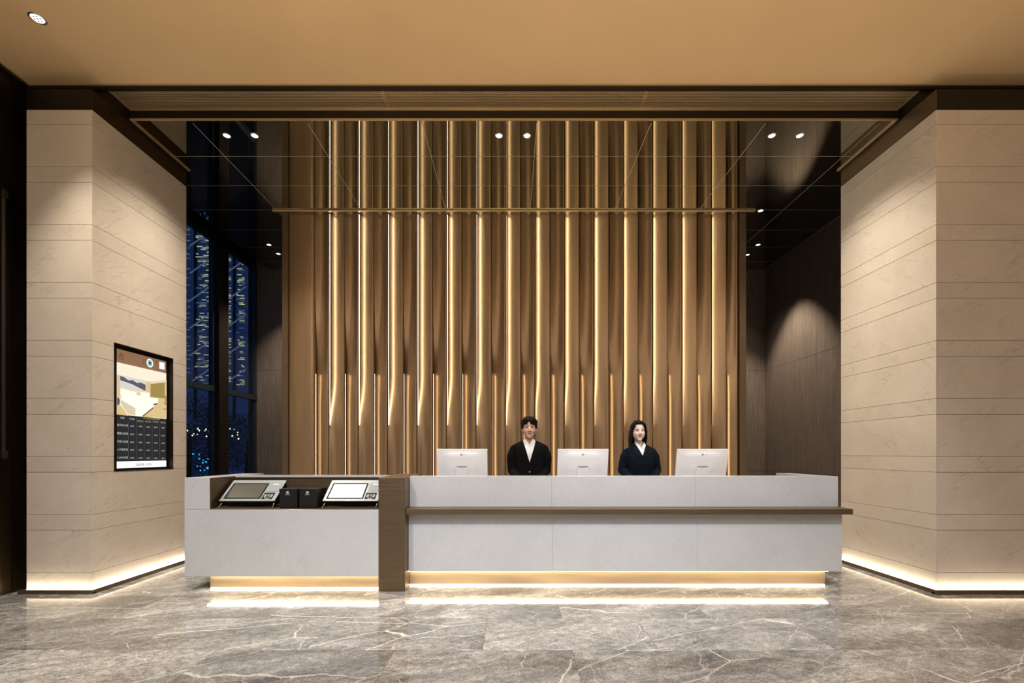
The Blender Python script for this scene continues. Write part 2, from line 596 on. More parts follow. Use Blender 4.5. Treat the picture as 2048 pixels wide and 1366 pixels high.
# blind pocket beside the window
t8 = obj('trim_8', B(-4.555, -4.545, YP1, 8.80, Z_MIR - .006, 5.08), 'window_frame_metal', kind='structure')
obj('pocket_lid', B(-4.9, -4.545, YP1, 8.82, 5.08, 5.12), 'near_black_metal', t8)
obj('pocket_side', B(-4.9, -4.84, YP1, 8.82, 4.86, 5.08), 'near_black_metal', t8)

# ------------------------------------------------------------------ stone pillars
def pillar(name, label, x0, x1, inner, hole=None):
    """inner = +1 if the face towards the desk is at x1, else -1 (at x0)"""
    xi = x1 if inner > 0 else x0
    root = thing('pillar', label, 'pillar', ((x0 + x1) / 2, (YP0 + YP1) / 2, 0), kind='structure')
    T = .025
    depth = .10 if hole else .03
    if inner > 0:
        obj('core', B(x0, xi - depth, YP0 + .03, YP1, 0, 4.606), 'shadow_gap', root)
    else:
        obj('core', B(xi + depth, x1, YP0 + .03, YP1, 0, 4.606), 'shadow_gap', root)
    zs = [0.0, .197]
    z = .197
    while z < 4.45:
        z += .4025; zs.append(min(z, 4.606))
        z += .15; zs.append(min(z, 4.606))
    zs = sorted(set(round(a, 4) for a in zs if a <= 4.607))
    if zs[-1] < 4.6:
        zs.append(4.606)
    J = .0016
    for a, b in zip(zs[:-1], zs[1:]):
        if b - a < .02:
            continue
        obj('stone_panel', B(x0 + (0 if inner > 0 else T), x1 - (T if inner > 0 else 0), YP0, YP0 + .03, a + J, b - J, bev=.001), 'beige_stone', root)
        xa, xb = (xi - T, xi) if inner > 0 else (xi, xi + T)
        bm = bmesh.new()
        if hole and b > hole[2] and a < hole[3]:
            box(bm, xa, xb, YP0, hole[0], a + J, b - J)
            box(bm, xa, xb, hole[1], YP1, a + J, b - J)
            if a < hole[2] < b:
                box(bm, xa, xb, hole[0], hole[1], a + J, hole[2])
            if a < hole[3] < b:
                box(bm, xa, xb, hole[0], hole[1], hole[3], b - J)
        else:
            box(bm, xa, xb, YP0, YP1, a + J, b - J, bev=.001)
        obj('stone_panel', bm, 'beige_stone', root)
    # lit skirting: a metal ledge carrying a light strip, along the front and the inner side
    s = inner
    lip = .04
    bm = bmesh.new()
    ex = -.045 if inner > 0 else .0
    xo = (x0 + ex, xi + lip) if s > 0 else (xi - lip, x1)
    box(bm, xo[0], xo[1], YP0 - lip, YP0 - lip + .010, 0, .040)
    xw = (xi + lip - .010, xi + lip) if s > 0 else (xi - lip, xi - lip + .010)
    box(bm, xw[0], xw[1], YP0 - lip + .010, YP1, 0, .040)
    box(bm, xo[0], xo[1], YP0 - lip + .01, YP0, 0, .016)
    xu = (xi, xi + lip - .01) if s > 0 else (xi - lip + .01, xi)
    box(bm, xu[0], xu[1], YP0, YP1, 0, .016)
    obj('skirting', bm, 'counter_bronze', root, label='low bronze skirting ledge at the foot')
    bm = bmesh.new()
    box(bm, xo[0] + .01, xo[1] - .01, YP0 - lip + .013, YP0 - .006, .018, .032)
    xu = (xi + .006, xi + lip - .013) if s > 0 else (xi - lip + .013, xi - .006)
    box(bm, xu[0], xu[1], YP0 - .006, YP1, .018, .032)
    obj('light_strip', bm, 'led_skirting', root, label='glowing warm light strip in the skirting')
    # bronze edge profile on the far corner
    xe = (xi - .012, xi - .001) if s > 0 else (xi + .001, xi + .012)
    obj('corner_profile', B(xe[0], xe[1], YP1, YP1 + .008, 0, 4.606), 'counter_bronze', root)
    return root


HOLE = (4.673, 5.487, 1.147, 2.448)
pillar('pillar', 'narrow beige stone pillar with the portrait display screen', -4.625, XL, 1, HOLE)
pillar('pillar', 'wide beige stone pillar at the right end of the white desk', XR, 6.60, -1)

# ------------------------------------------------------------------ windows and the night outside
def window(name, y0, y1):
    wroot = struct(name)
    bm = bmesh.new()
    F = .05
    box(bm, -4.90, -4.83, y0, y1, 4.775, 4.86)
    box(bm, -4.90, -4.82, y0, y1, 2.33, 2.42)
    box(bm, -4.90, -4.83, y0, y0 + F, 0, 4.775)
    box(bm, -4.90, -4.83, y1 - F, y1, 0, 4.775)
    box(bm, -4.90, -4.83, y0 + F, y1 - F, 0, .08)
    obj('window_frame', bm, 'window_frame_metal', wroot)
    obj('window_pane', B(-4.872, -4.862, y0 + F, y1 - F, 2.42, 4.775), 'window_glass', wroot)
    obj('window_pane', B(-4.872, -4.862, y0 + F, y1 - F, .08, 2.33), 'window_glass', wroot)


window('window_1', 5.715, 7.56)
window('window_2', 7.80, 8.80)
mu = obj('trim_9', B(-4.92, -4.76, 7.56, 7.80, 0, 5.08), 'near_black_metal', kind='structure')
obj('trim_edge', B(-4.775, -4.757, 7.79, 7.81, 0, 4.86), 'window_frame_metal', mu)

gd = obj('ground', B(-40, -5.0, -5, 60, -.3, -.15), 'exterior_ground_paving', kind='structure')
rnd = random.Random(3)
bl = thing('office_building', 'dark blue tower with lit louvres seen through the tall window', 'building', (-19, 33, -.15))
obj('facade', B(-30, -13.5, 30, 36, -.15, 24), 'facade_glass', bl)
for xx in (-21.6, -20.4, -19.2, -18.45, -17.9, -16.9, -16.3):
    obj('facade_fin', B(xx, xx + .09, 29.80, 29.99, 3.5, 24), 'window_frame_metal', bl)
bm = bmesh.new(); bm2 = bmesh.new()
for i in range(110):
    z = 5.6 + i * .095
    ph_ = i % 14
    for (a_, b_, pr) in ((-21.2, -20.6, .35), (-20.3, -19.3, .85), (-19.15, -18.7, .5), (-18.36, -17.98, .75), (-17.65, -17.12, .85), (-16.8, -16.4, .15)):
        lit = pr * (.95 if ph_ < 5 else .55)
        if rnd.random() < lit:
            n_ = rnd.choice((1, 1, 2, 3))
            for q in range(n_):
                c = rnd.uniform(a_, b_ - .1)
                d = min(b_, c + rnd.uniform(.08, .55) * (1.6 if ph_ in (1, 2) else 1))
                box(bm if (rnd.random() < .45 and a_ > -20.5) else bm2, c, d, 29.72, 29.78, z, z + .038)
obj('lit_louvre', bm, 'lit_louvre', bl, kind='stuff', label='thin warm lit louvres')
obj('pale_louvre', bm2, 'pale_louvre', bl, kind='stuff', label='thin pale blue louvres')
for i in range(6):
    for x_ in (-20.6, -18.3):
        z0 = 5.8 + i * 1.75
        obj('brace', prism(bmesh.new(), [(x_, z0), (x_ + .09, z0), (x_ + 1.35, z0 + .9), (x_ + 1.26, z0 + .9)], 29.64, 29.70), 'pale_louvre', bl)

for tx, ty, hh, lab in ((-9.5, 13.6, 3.1, 'dark leafy tree outside the window nearest the stone pillar'),
                        (-10.5, 16.6, 2.9, 'dark tree outside, behind the heavy window mullion'),
                        (-11.0, 19.2, 3.0, 'dark tree outside the window beside the oak panelled wall')):
    tt = thing('tree', lab, 'tree', (tx, ty, -.15), 'trees outside the window')
    bm = bmesh.new(); capsule(bm, (tx, ty, -.1), (tx + .1, ty, hh * .6), .09, .05)
    obj('trunk', bm, 'bark', tt, smooth=True)
    bm = bmesh.new()
    for i in range(4200):
        u = Vector((rnd.gauss(0, 1), rnd.gauss(0, 1), rnd.gauss(0, 1))).normalized() * rnd.uniform(.35, 1) ** .5
        p = Vector((tx + u.x * 1.1, ty + u.y * 1.1, hh * .60 + u.z * hh * .42))
        s = rnd.uniform(.02, .045)
        q = Euler((rnd.uniform(0, 6), rnd.uniform(0, 6), rnd.uniform(0, 6))).to_matrix()
        vs = [bm.verts.new(p + q @ Vector(a)) for a in ((-s, 0, 0), (0, -s * .45, 0), (s, 0, 0), (0, s * .45, 0))]
        bm.faces.new(vs)
    obj('foliage', bm, 'leaf_green', tt, kind='stuff')
bm = bmesh.new()
for i in range(60):
    yy = rnd.choice((rnd.uniform(12.0, 15.5), rnd.uniform(16.6, 18.2)))
    bmesh.ops.create_icosphere(bm, subdivisions=1, radius=rnd.uniform(.012, .028), matrix=Matrix.Translation((-9.0, yy, rnd.gauss(1.95, .12))))
o = obj('string_light', bm, 'warm_bulb', kind='stuff', label='sprinkle of tiny warm string lights among the trees outside'); o['category'] = 'lights'
bm = bmesh.new()
for i in range(20):
    bmesh.ops.create_icosphere(bm, subdivisions=1, radius=rnd.uniform(.012, .035), matrix=Matrix.Translation((-9.6, rnd.uniform(14.0, 15.1), abs(rnd.gauss(0, .28)) + .75)))
o = obj('blue_light', bm, 'blue_bulb', kind='stuff', label='cluster of small blue lights low outside the window'); o['category'] = 'lights'

# ------------------------------------------------------------------ golden fluted screen
YS = 6.70
px = lambda p, Y=YS: (p - 1024) / 930 * Y
scr = thing('feature_screen', 'tall golden screen of curved vertical bronze blades with glowing edges', 'feature wall', (px(1028), YS + .2, 0))
ZT = 4.8035


def sm(a, b, t):
    t = max(0, min(1, (t - a) / (b - a)))
    return t * t * (3 - 2 * t)


def rec_a(z):
    return .085 * sm(1.30, 2.5, z)


def rec_b(z):
    if z < 2.5:
        return .085
    return .085 * (1 - sm(2.2, 4.35, z))


def slat_bm(x0, x1, rec, bul, nu=20, nz=64, flat=1.25):
    bm = bmesh.new()
    rows = []
    for j in range(nz + 1):
        z = ZT * j / nz
        r = rec(z)
        row = []
        for i in range(nu + 1):
            u = i / nu
            yy = YS + .016 + r * (1 - u) ** flat - bul(z) * math.sin(PI * u) + .022 * max(0, (u - .90) / .10) ** 2
            row.append(bm.verts.new((x0 + (x1 - x0) * u, yy, z)))
        row.append(bm.verts.new((x1, YS + .040, z)))
        row.append(bm.verts.new((x1 - .004, YS + .11, z)))
        rows.append(row)
    for j in range(nz):
        for i in range(nu + 2):
            bm.faces.new((rows[j][i], rows[j][i + 1], rows[j + 1][i + 1], rows[j + 1][i]))
    return bm


def strip(x, z0, z1, d0=.028, d1=.044):
    bm = bmesh.new()
    box(bm, x - .001, x + .006, YS + d0, YS + d1, z0, z1)
    bm.normal_update()
    for f in bm.faces:                       # the strip's housing hides it from the front, it shines sideways and back
        f.material_index = 0 if (f.normal.x > .5 or f.normal.y > .5) else 1
    return bm


edges = []
A0 = [657 + 59.08 * k for k in range(14)]
slats = [(577.5, 628.5, 'F')]
slats.append((628.5, 657, 'B'))
for k, a in enumerate(A0):
    slats.append((a, a + 31, 'A'))
    nx = A0[k + 1] if k + 1 < 14 else 1478
    slats.append((a + 31, nx, 'B'))
for a, b, kd in slats:
    x0, x1 = px(a) + .001, px(b) - .001
    f = {'A': rec_a, 'B': rec_b, 'F': lambda z: .0}[kd]
    bl_ = {'A': lambda z: -.030 + .036 * sm(1.2, 2.6, z), 'B': lambda z: -.045 + .053 * (1 - sm(1.9, 3.1, z)), 'F': lambda z: .016}[kd]
    o = obj('blade', slat_bm(x0, x1, f, bl_, flat={'A': 1.25, 'B': 2.3, 'F': 1.0}[kd]), 'gold_bronze', scr, smooth=True)
    if kd == 'A':
        obj('light_strip', strip(px(a), 1.74, ZT - .015), ['led_screen_upper', 'dark_bronze'], scr)
    if kd == 'B':
        obj('light_strip', strip(px(a), .05, 2.48, .034, .044), ['led_screen_lower', 'dark_bronze'], scr)
obj('backing', B(px(566), px(1490), YS + .115, YS + .30, 0, ZT), 'dark_bronze', scr)
for a, b in ((565.5, 577), (1478.5, 1491)):
    obj('side_frame', B(px(a), px(b), YS - .02, YS + .12, 0, ZT, bev=.002), 'counter_bronze', scr)
bmr = B(-3.42, 3.47, 6.62, 6.665, Z_MIR - .020, Z_MIR - .001, bev=.003)
obj('top_rail', bmr, 'slat_bronze', scr)

# ------------------------------------------------------------------ self check-in counter
kc = thing('check_in_counter', 'low white stone counter with a bronze niche holding the check-in terminals', 'counter', (-2.2, 4.9, 0))
KY, KX0, KX1 = 4.482, -3.157, -1.287
obj('side_block', B(KX0, -2.91, KY, 5.46, .793, 1.096, bev=.0015), 'white_stone', kc)
obj('front_panel', B(KX0, KX1, KY, KY + .03, .145, .790, bev=.0015), 'white_stone', kc)
obj('side_panel', B(KX0, KX0 + .03, KY + .031, 5.46, .145, .790), 'white_stone', kc)
obj('niche_floor', B(-2.91, KX1, KY + .002, 4.89, .770, .800), 'counter_bronze', kc)
obj('niche_back', B(-2.91, KX1, 4.89, 4.93, .80, 1.080), 'counter_bronze', kc)
obj('niche_side', B(-2.912, -2.900, KY, 4.89, .80, 1.094), 'counter_bronze', kc)
obj('back_ledge', B(-2.90, -1.29, 4.872, 4.99, 1.080, 1.100), 'white_stone', kc)
obj('cabinet', B(-3.10, KX1, KY + .10, 5.3, .146, .769), 'desk_wood', kc)
obj('plinth', B(-2.962, KX1, 4.565, 5.2, .016, .146), 'plinth_bronze', kc)
obj('light_strip', B(-2.958, KX1, 4.560, 4.60, .001, .015), 'led_white', kc)
obj('light_strip', B(-2.96, KX1, 4.510, 4.562, .139, .1445), 'led_under', kc)
# bronze pier between the counters
pr = thing('bronze_pier', 'upright dark bronze pier between the low counter and the long desk', 'pier', (-1.16, 4.9, 0))
obj('shell', B(KX1, -1.031, KY, 5.33, 0, 1.098, bev=.0015), 'counter_bronze', pr)

# ------------------------------------------------------------------ long reception desk
rd = thing('reception_desk', 'long white stone reception desk with a bronze shelf band and glowing base', 'desk', (1.12, 4.9, 0))
MX0, MX1, MY, UY = -1.028, 3.275, 4.615, 4.67
j1, j2 = px(1104.5, MY), px(1394.5, MY)
for a, b in ((MX0, j1), (j1, j2), (j2, MX1)):
    obj('lower_panel', B(a + .0006, b - .0006, MY, MY + .03, .159, .738, bev=.0008), 'white_stone', rd)
    obj('upper_panel', B(a + .0006, b - .0006, UY, UY + .19, .794, 1.100, bev=.0012), 'white_stone', rd)
obj('end_panel', B(MX1 - .03, MX1, MY + .031, 5.46, .159, .738), 'white_stone', rd)
obj('return_block', B(3.10, MX1, UY + .191, 5.46, .794, 1.100, bev=.0012), 'white_stone', rd)
obj('shelf', B(-1.028, 3.262, 4.50, 4.86, .739, .793, bev=.0015), 'counter_bronze', rd, label='dark bronze shelf band')
obj('shelf_end', B(3.2625, 3.30, 4.50, 5.46, .739, .793), 'counter_bronze', rd)
obj('work_surface', B(MX0, 3.10, 4.862, 5.30, .735, .765), 'desk_wood', rd)
obj('cabinet', B(MX0 + .01, 3.22, MY + .12, 4.86, .160, .735), 'desk_wood', rd)
obj('plinth', B(-1.028, px(1413, 4.68), 4.68, 4.86, .016, .160), 'plinth_bronze', rd)
obj('plinth', B(px(1413, 4.68) + .001, 3.15, 4.68, 4.86, .016, .160), 'plinth_bronze', rd)
obj('light_strip', B(-1.028, 3.145, 4.675, 4.70, .001, .015), 'led_white', rd)
obj('light_strip', B(-1.028, 3.15, 4.634, 4.677, .153, .1585), 'led_under', rd)

# ------------------------------------------------------------------ computers on the desk
def monitor(label, cxp, yaw=0.0, tilt=14):
    Y0 = 5.12
    X0 = (cxp - 1024) / 930 * (Y0 - .04)
    rt = thing('computer_monitor', label, 'monitor', (X0, Y0, .765), 'white all-in-one computers on the desk')
    W, H = .553, .365
    # local: panel standing, front of the picture = its back (towards -Y)
    mt = Matrix.Translation((0, -.055, .610)) @ Matrix.Rotation(R(tilt), 4, 'X')
    # bowed shell: grid with gentle swelling
    bm = bmesh.new()
    nx, nz = 24, 18
    rows = []
    for j in range(nz + 1):
        rw = []
        for i in range(nx + 1):
            x = -W / 2 + W * i / nx
            z = -H + H * j / nz
            ex = min(1, (W / 2 - abs(x)) / .16)
            top = max(0, -z) / .075
            sw = .026 * sm(0, 1, ex) * sm(0, 1, min(1, top)) + .002
            if z < -.24:
                sw *= .9
            rw.append(bm.verts.new((x, -sw, z)))
        rows.append(rw)
    for j in range(nz):
        for i in range(nx):
            bm.faces.new((rows[j][i], rows[j][i + 1], rows[j + 1][i + 1], rows[j + 1][i]))
    box(bm, -W / 2, W / 2, -.0015, .018, -H, .0)
    shell = obj('shell', bm, 'white_plastic', rt, smooth=False, local=True, mx=mt)
    for p in shell.data.polygons[:nx * nz]:
        p.use_smooth = True
    obj('bezel', B(-W / 2 + .002, W / 2 - .002, .018, .021, -H + .002, -.002), 'black_plastic', rt, local=True, mx=mt)
    obj('screen', B(-W / 2 + .012, W / 2 - .012, .0212, .0222, -H + .05, -.012), 'screen_off', rt, local=True, mx=mt)
    # neck, and a grey ellipsoid standing in for the shadow at the hinge
    bm = B(-.070, .070, -.046, -.024, -.42, -.186, bev=.004)
    nk = obj('stand_neck', bm, 'white_plastic', rt, local=True, mx=mt)
    bm = bmesh.new(); ell(bm, (0, -.040, -.184), (.064, .014, .006))
    obj('hinge_shade', bm, 'soft_grey_plastic', nk, smooth=True, local=True, mx=mt)
    obj('stand_foot', B(-.12, .12, -.13, .09, 0, .010, bev=.004), 'white_plastic', rt, local=True)
    obj('stand_riser', B(-.070, .070, -.016, .014, .008, .235, bev=.003), 'white_plastic', rt, local=True)
    # ring emblem with a short word beside it, print on the shell
    bm = bmesh.new()
    n = 28
    c = (-.006, -.053)
    for i in range(n):
        a0, a1 = 2 * PI * i / n, 2 * PI * (i + 1) / n
        q = [(c[0] + r_ * math.cos(t_), -.0262, c[1] + r_ * math.sin(t_)) for r_, t_ in ((.0065, a0), (.012, a0), (.012, a1), (.0065, a1))]
        bm.faces.new([bm.verts.new(p) for p in q])
    box(bm, -.012, .002, -.0264, -.0260, c[1] - .0015, c[1] + .0015)
    obj('emblem', bm, 'grey_print', rt, local=True, mx=mt)
    bm = bmesh.new()
    merge(bm, text_bm('dcloud', .014, 'LEFT'), Matrix.Translation((.010, -.0268, -.053)) @ Matrix.Rotation(R(90), 4, 'X'))
    obj('lettering', bm, 'soft_grey_plastic', rt, local=True, mx=mt)
    rt.rotation_euler = (0, 0, yaw)
    return rt


monitor('white all-in-one computer nearest the bronze pier, seen from behind', 924)
monitor('white all-in-one computer standing between the man and the woman', 1166)
monitor('white all-in-one computer past the woman, nearest the wide stone pillar', 1405, R(-2))

# ------------------------------------------------------------------ check-in terminals in the niche
def terminal(label, xpx, lit):
    X0 = (xpx - 1024) / 930 * 4.545
    W, L = .545, .315
    rt = thing('check_in_terminal', label, 'terminal', (X0 + W / 2, 4.66, .800), 'silver check-in terminals')
    mt = Matrix.Translation((-W / 2, -.118, .060)) @ Matrix.Rotation(R(37), 4, 'X')
    L0 = lambda a, b, c, d, e, f, bev=0.0: B(a, b, c, d, e, f, bev=bev)
    obj('housing', L0(.006, W - .006, .006, L - .020, -.066, -.001, .004), 'black_plastic', rt, local=True, mx=mt)
    bz = obj('fascia', L0(0, W, 0, L, 0, .010, .004), 'silver_plastic', rt, local=True, mx=mt)
    obj('screen_border', L0(.030, .392, .030, .262, .010, .0118), 'black_plastic', rt, local=True, mx=mt)
    obj('screen', L0(.046 if lit else .048, .376, .044, .246, .0118, .0128), 'screen_lit' if lit else 'screen_off', rt, local=True, mx=mt,
        label='glowing white screen' if lit else 'switched-off grey screen')
    pd = obj('document_pad', L0(.408, .528, .138, .268, .010, .0125, .0006), 'pale_pad', rt, local=True, mx=mt)
    obj('paper_label', L0(.440, .492, .235, .250, .0126, .0132), 'white_plastic', pd, local=True, mx=mt)
    rp = obj('card_reader', L0(.404, .510, .026, .118, .010, .0125, .0006), 'black_plastic', rt, local=True, mx=mt)
    bm = bmesh.new()
    cx_, cy_ = .457, .072
    for sgn in (-1, 1):
        for r_ in (.018, .026, .034):
            for i in range(7):
                a0 = (0 if sgn > 0 else PI) + R(-50 + i * 100 / 7)
                a1 = a0 + R(100 / 7)
                q = [(cx_ + sgn * .004 + rr_ * math.cos(t_), cy_ + .9 * rr_ * math.sin(t_), .0128) for rr_, t_ in ((r_, a0), (r_ + .003, a0), (r_ + .003, a1), (r_, a1))]
                bm.faces.new([bm.verts.new(p) for p in q])
    merge(bm, text_bm('Z', .034), Matrix.Translation((cx_, cy_ + .004, .0128)))
    box(bm, cx_ - .022, cx_ + .022, .032, .038, .0126, .0129)
    obj('reader_print', bm, 'pale_print', rp, local=True, mx=mt)
    bm = bmesh.new()
    merge(bm, text_bm('旅业自助', .024), Matrix.Translation((.245, .286, .0105)))
    obj('lettering', bm, 'pale_print' if lit else 'grey_print', rt, local=True, mx=mt)
    # angled chrome feet and a rear support
    for sx in (.02, W - .02):
        bm = bmesh.new()
        capsule(bm, (-W / 2 + sx - (.02 if sx < .1 else -.0), -.125, .006), (-W / 2 + sx + .012, -.075, .070), .006, .006, 8)
        obj('foot', bm, 'chrome', rt, smooth=True, local=True)
    bm = B(-.12, .12, .02, .06, 0, .13)
    obj('rear_support', bm, 'black_plastic', rt, local=True)
    obj('base_plate', B(-.22, .22, -.09, .10, 0, .006), 'counter_bronze', rt, local=True)


terminal('silver check-in terminal with a dark screen, nearest the display pillar', 438, False)
terminal('silver check-in terminal with a lit white screen, beside the bronze pier', 645, True)

for (a, b, lab) in ((-2.262, -2.088, 'matte black box beside the dark-screen terminal'),
                    (-2.068, -1.897, 'matte black box beside the lit-screen terminal')):
    rt = thing('black_box', lab, 'box', ((a + b) / 2, 4.64, .80), 'black boxes between the terminals')
    obj('body', B(a, b, 4.52, 4.76, .803, .968, bev=.002), 'box_black', rt)
    obj('lid', B(a - .001, b + .001, 4.519, 4.762, .969, .986, bev=.0015), 'box_black', rt)
    obj('foot_plinth', B(a + .006, b - .006, 4.526, 4.754, .800, .8035), 'black_plastic', rt)
    bm = bmesh.new()
    cx_, cz_ = (a + b) / 2 - .006, .952
    for i in range(18):
        a0, a1 = 2 * PI * i / 18, 2 * PI * (i + 1) / 18
        q = [(cx_ + r_ * math.cos(t_), 4.5185, cz_ + .8 * r_ * math.sin(t_)) for r_, t_ in ((.011, a0), (.015, a0), (.015, a1), (.011, a1))]
        bm.faces.new([bm.verts.new(p) for p in q])
    box(bm, cx_ - .004, cx_ + .004, 4.5180, 4.5188, cz_ - .008, cz_ + .008)
    box(bm, cx_ - .009, cx_ + .009, 4.5180, 4.5188, cz_ - .004, cz_ + .001)
    merge(bm, text_bm('自助收银', .011), Matrix.Translation((cx_, 4.5182, cz_ - .022)) @ Matrix.Rotation(R(90), 4, 'X'))
    obj('emblem', bm, 'pale_print', rt)

# ------------------------------------------------------------------ portrait display in the pillar
ds = thing('wall_display', 'tall portrait display showing a hotel room and a price table, set into the stone', 'display', (-4.05, 5.08, 1.147))
XF = -4.05
bm = bmesh.new()
y0, y1, z0, z1 = HOLE
box(bm, -4.098, XF - .004, y0, y1, z0, z1)
obj('panel', bm, 'black_plastic', ds)
bm = bmesh.new()
for q in ((y0, y0 + .004, z0, z1), (y1 - .004, y1, z0, z1), (y0 + .004, y1 - .004, z0, z0 + .004), (y0 + .004, y1 - .004, z1 - .004, z1)):
    box(bm, XF - .004, XL + .003, *q)
obj('reveal', bm, 'near_black_metal', ds)


def S(X, Y):
    xs_ = 200 + X / 4.712
    ys_ = 670 + Y / 4.712
    yy = 930 * -XF / (1024 - xs_)
    return yy, CAM_Z + (906 - ys_) * yy / 930


SY0, SY1, SZ0, SZ1 = 4.768, 5.451, 1.176, 2.407
H_ = SZ1 - SZ0
layer = [XF - .0035]


def poly(bm, pts, dx):
    f = bm.faces.new([bm.verts.new((XF - .0035 + dx, p[0], p[1])) for p in pts])
    return f


def rect_v(v0, v1):
    return [(SY0, SZ1 - v0 * H_), (SY0, SZ1 - v1 * H_), (SY1, SZ1 - v1 * H_), (SY1, SZ1 - v0 * H_)]


E('d_header', (.34, .185, .10), .75); E('d_cream', (.95, .86, .68), .95); E('d_dark', (.018, .021, .026), .8); E('d_white', (1, 1, 1), .95)
E('d_wall', (.86, .62, .36), .8); E('d_wall2', (.90, .74, .50), .85); E('d_paint', (.72, .70, .74), .9); E('d_hill', (.12, .12, .13), .8); E('d_bed', (1, .95, .82), 1.0); E('d_bed2', (.80, .68, .45), .85)
E('d_curtain', (.42, .31, .08), .8); E('d_floor', (.80, .60, .28), .85); E('d_line', (.25, .26, .28), .6); E('d_text', (.75, .75, .75), .7); E('d_gold', (.7, .55, .3), .6)
E('d_ink', (.06, .03, .02), .5); E('d_teal', (.0, .14, .17), .6); E('d_teal2', (.35, .65, .68), .7)
bm = bmesh.new(); poly(bm, rect_v(0, .113), .0005); hd = obj('header_band', bm, 'd_header', ds)
bm = bmesh.new(); poly(bm, rect_v(.113, .548), .0005); ph = obj('room_picture', bm, 'd_cream', ds)
bm = bmesh.new(); poly(bm, rect_v(.548, .942), .0005); tb = obj('price_table', bm, 'd_dark', ds)
bm = bmesh.new(); poly(bm, rect_v(.942, 1), .0005); ft = obj('footer_band', bm, 'd_white', ds)


def pic(mat, pts, dx, parent=ph, name='picture_area'):
    bm = bmesh.new()
    poly(bm, [S(*p) for p in pts], dx)
    bmesh.ops.recalc_face_normals(bm, faces=bm.faces)
    return obj(name, bm, mat, parent)


pic('d_wall2', [(161, 372), (161, 700), (300, 700), (630, 640), (630, 425), (480, 440)], .0007)
pic('d_wall', [(161, 372), (161, 620), (190, 620), (190, 375)], .0010)
pic('d_paint', [(190, 377), (190, 480), (435, 530), (435, 440)], .0010)
pic('d_hill', [(192, 385), (192, 425), (300, 462), (430, 528), (432, 470), (385, 448), (350, 452), (310, 425), (270, 428), (225, 395)], .0014)
pic('d_wall', [(438, 445), (438, 545), (480, 570), (480, 440)], .0010)
pic('d_floor', [(161, 640), (161, 748), (270, 762), (190, 655)], .0010)
pic('d_floor', [(630, 600), (520, 605), (440, 700), (410, 772), (630, 786)], .0012)
pic('d_curtain', [(478, 462), (478, 582), (560, 595), (612, 600), (612, 448)], .0014)
pic('d_wall', [(612, 448), (612, 610), (630, 610), (630, 440)], .0013)
pic('d_bed', [(195, 500), (195, 570), (465, 600), (470, 545), (300, 530)], .0016)
pic('d_bed2', [(345, 538), (345, 565), (385, 570), (385, 542)], .0020)
pic('d_bed', [(205, 570), (185, 650), (260, 740), (330, 762), (410, 768), (500, 680), (548, 640), (550, 595), (440, 590)], .0018)
pic('d_bed2', [(190, 640), (262, 742), (335, 762), (335, 690), (200, 610)], .0022)
pic('d_hill', [(161, 590), (161, 660), (185, 655), (190, 620), (180, 595)], .0024)
pic('d_hill', [(500, 650), (510, 662), (540, 655), (546, 640)], .0024)
pic('d_hill', [(612, 570), (620, 615), (606, 640), (628, 665), (628, 655), (616, 640), (627, 612), (618, 570)], .0024)
pic('d_hill', [(600, 690), (628, 700), (628, 705), (602, 700)], .0024)
pic('d_hill', [(410, 768), (505, 690), (500, 680), (395, 766)], .0026)

MY_ = Matrix(((0, 0, 1, 0), (1, 0, 0, 0), (0, 1, 0, 0), (0, 0, 0, 1)))  # text x->+Y, y->+Z, normal->+X


def stext(dst, s, size, X, Y, align='CENTER', rot=0):
    yy, zz = S(X, Y)
    merge(dst, text_bm(s, size, align), Matrix.Translation((XF - .0035 + .0012, yy, zz)) @ MY_)


bm = bmesh.new()
for xx in (268, 347, 419, 493, 564):
    ya, za = S(xx, 800)
    zt = SZ1 - .553 * H_ if xx == 347 else SZ1 - .60 * H_
    f = bm.faces.new([bm.verts.new((XF - .0022, ya + a, zz)) for a, zz in ((-.001, SZ1 - .942 * H_), (.001, SZ1 - .942 * H_), (.001, zt), (-.001, zt))])
obj('table_rule', bm, 'd_line', tb, kind='stuff')
bm = bmesh.new()
for i, (s, yy) in enumerate((('豪华双大床', 852), ('精致大床房', 930), ('行政大床房', 1006), ('八人套床房', 1081), ('八人大床房', 1157))):
    stext(bm, s, .028, 215, yy)
    for xx, dy in ((305, 8), (384, 11), (457, 16), (528, 20), (597, 24)):
        stext(bm, '388元', .022, xx, yy + dy * (1 - i / 5.5))
stext(bm, '房型', .026, 214, 783)
stext(bm, '门市价', .024, 303, 793)
obj('table_text', bm, 'd_text', tb, kind='stuff')
bm = bmesh.new()
stext(bm, '新开业会员优惠房价限时', .022, 490, 792)
for s, xx, yy in (('体验会员', 382, 813), ('银卡会员', 456, 818), ('金卡会员', 527, 821), ('铂金会员', 597, 826)):
    stext(bm, s, .022, xx, yy)
obj('table_text', bm, 'd_gold', tb, kind='stuff')
bm = bmesh.new(); stext(bm, '温馨提醒 小住宿', .030, 412, 1222); obj('footer_text', bm, 'grey_print', ft)
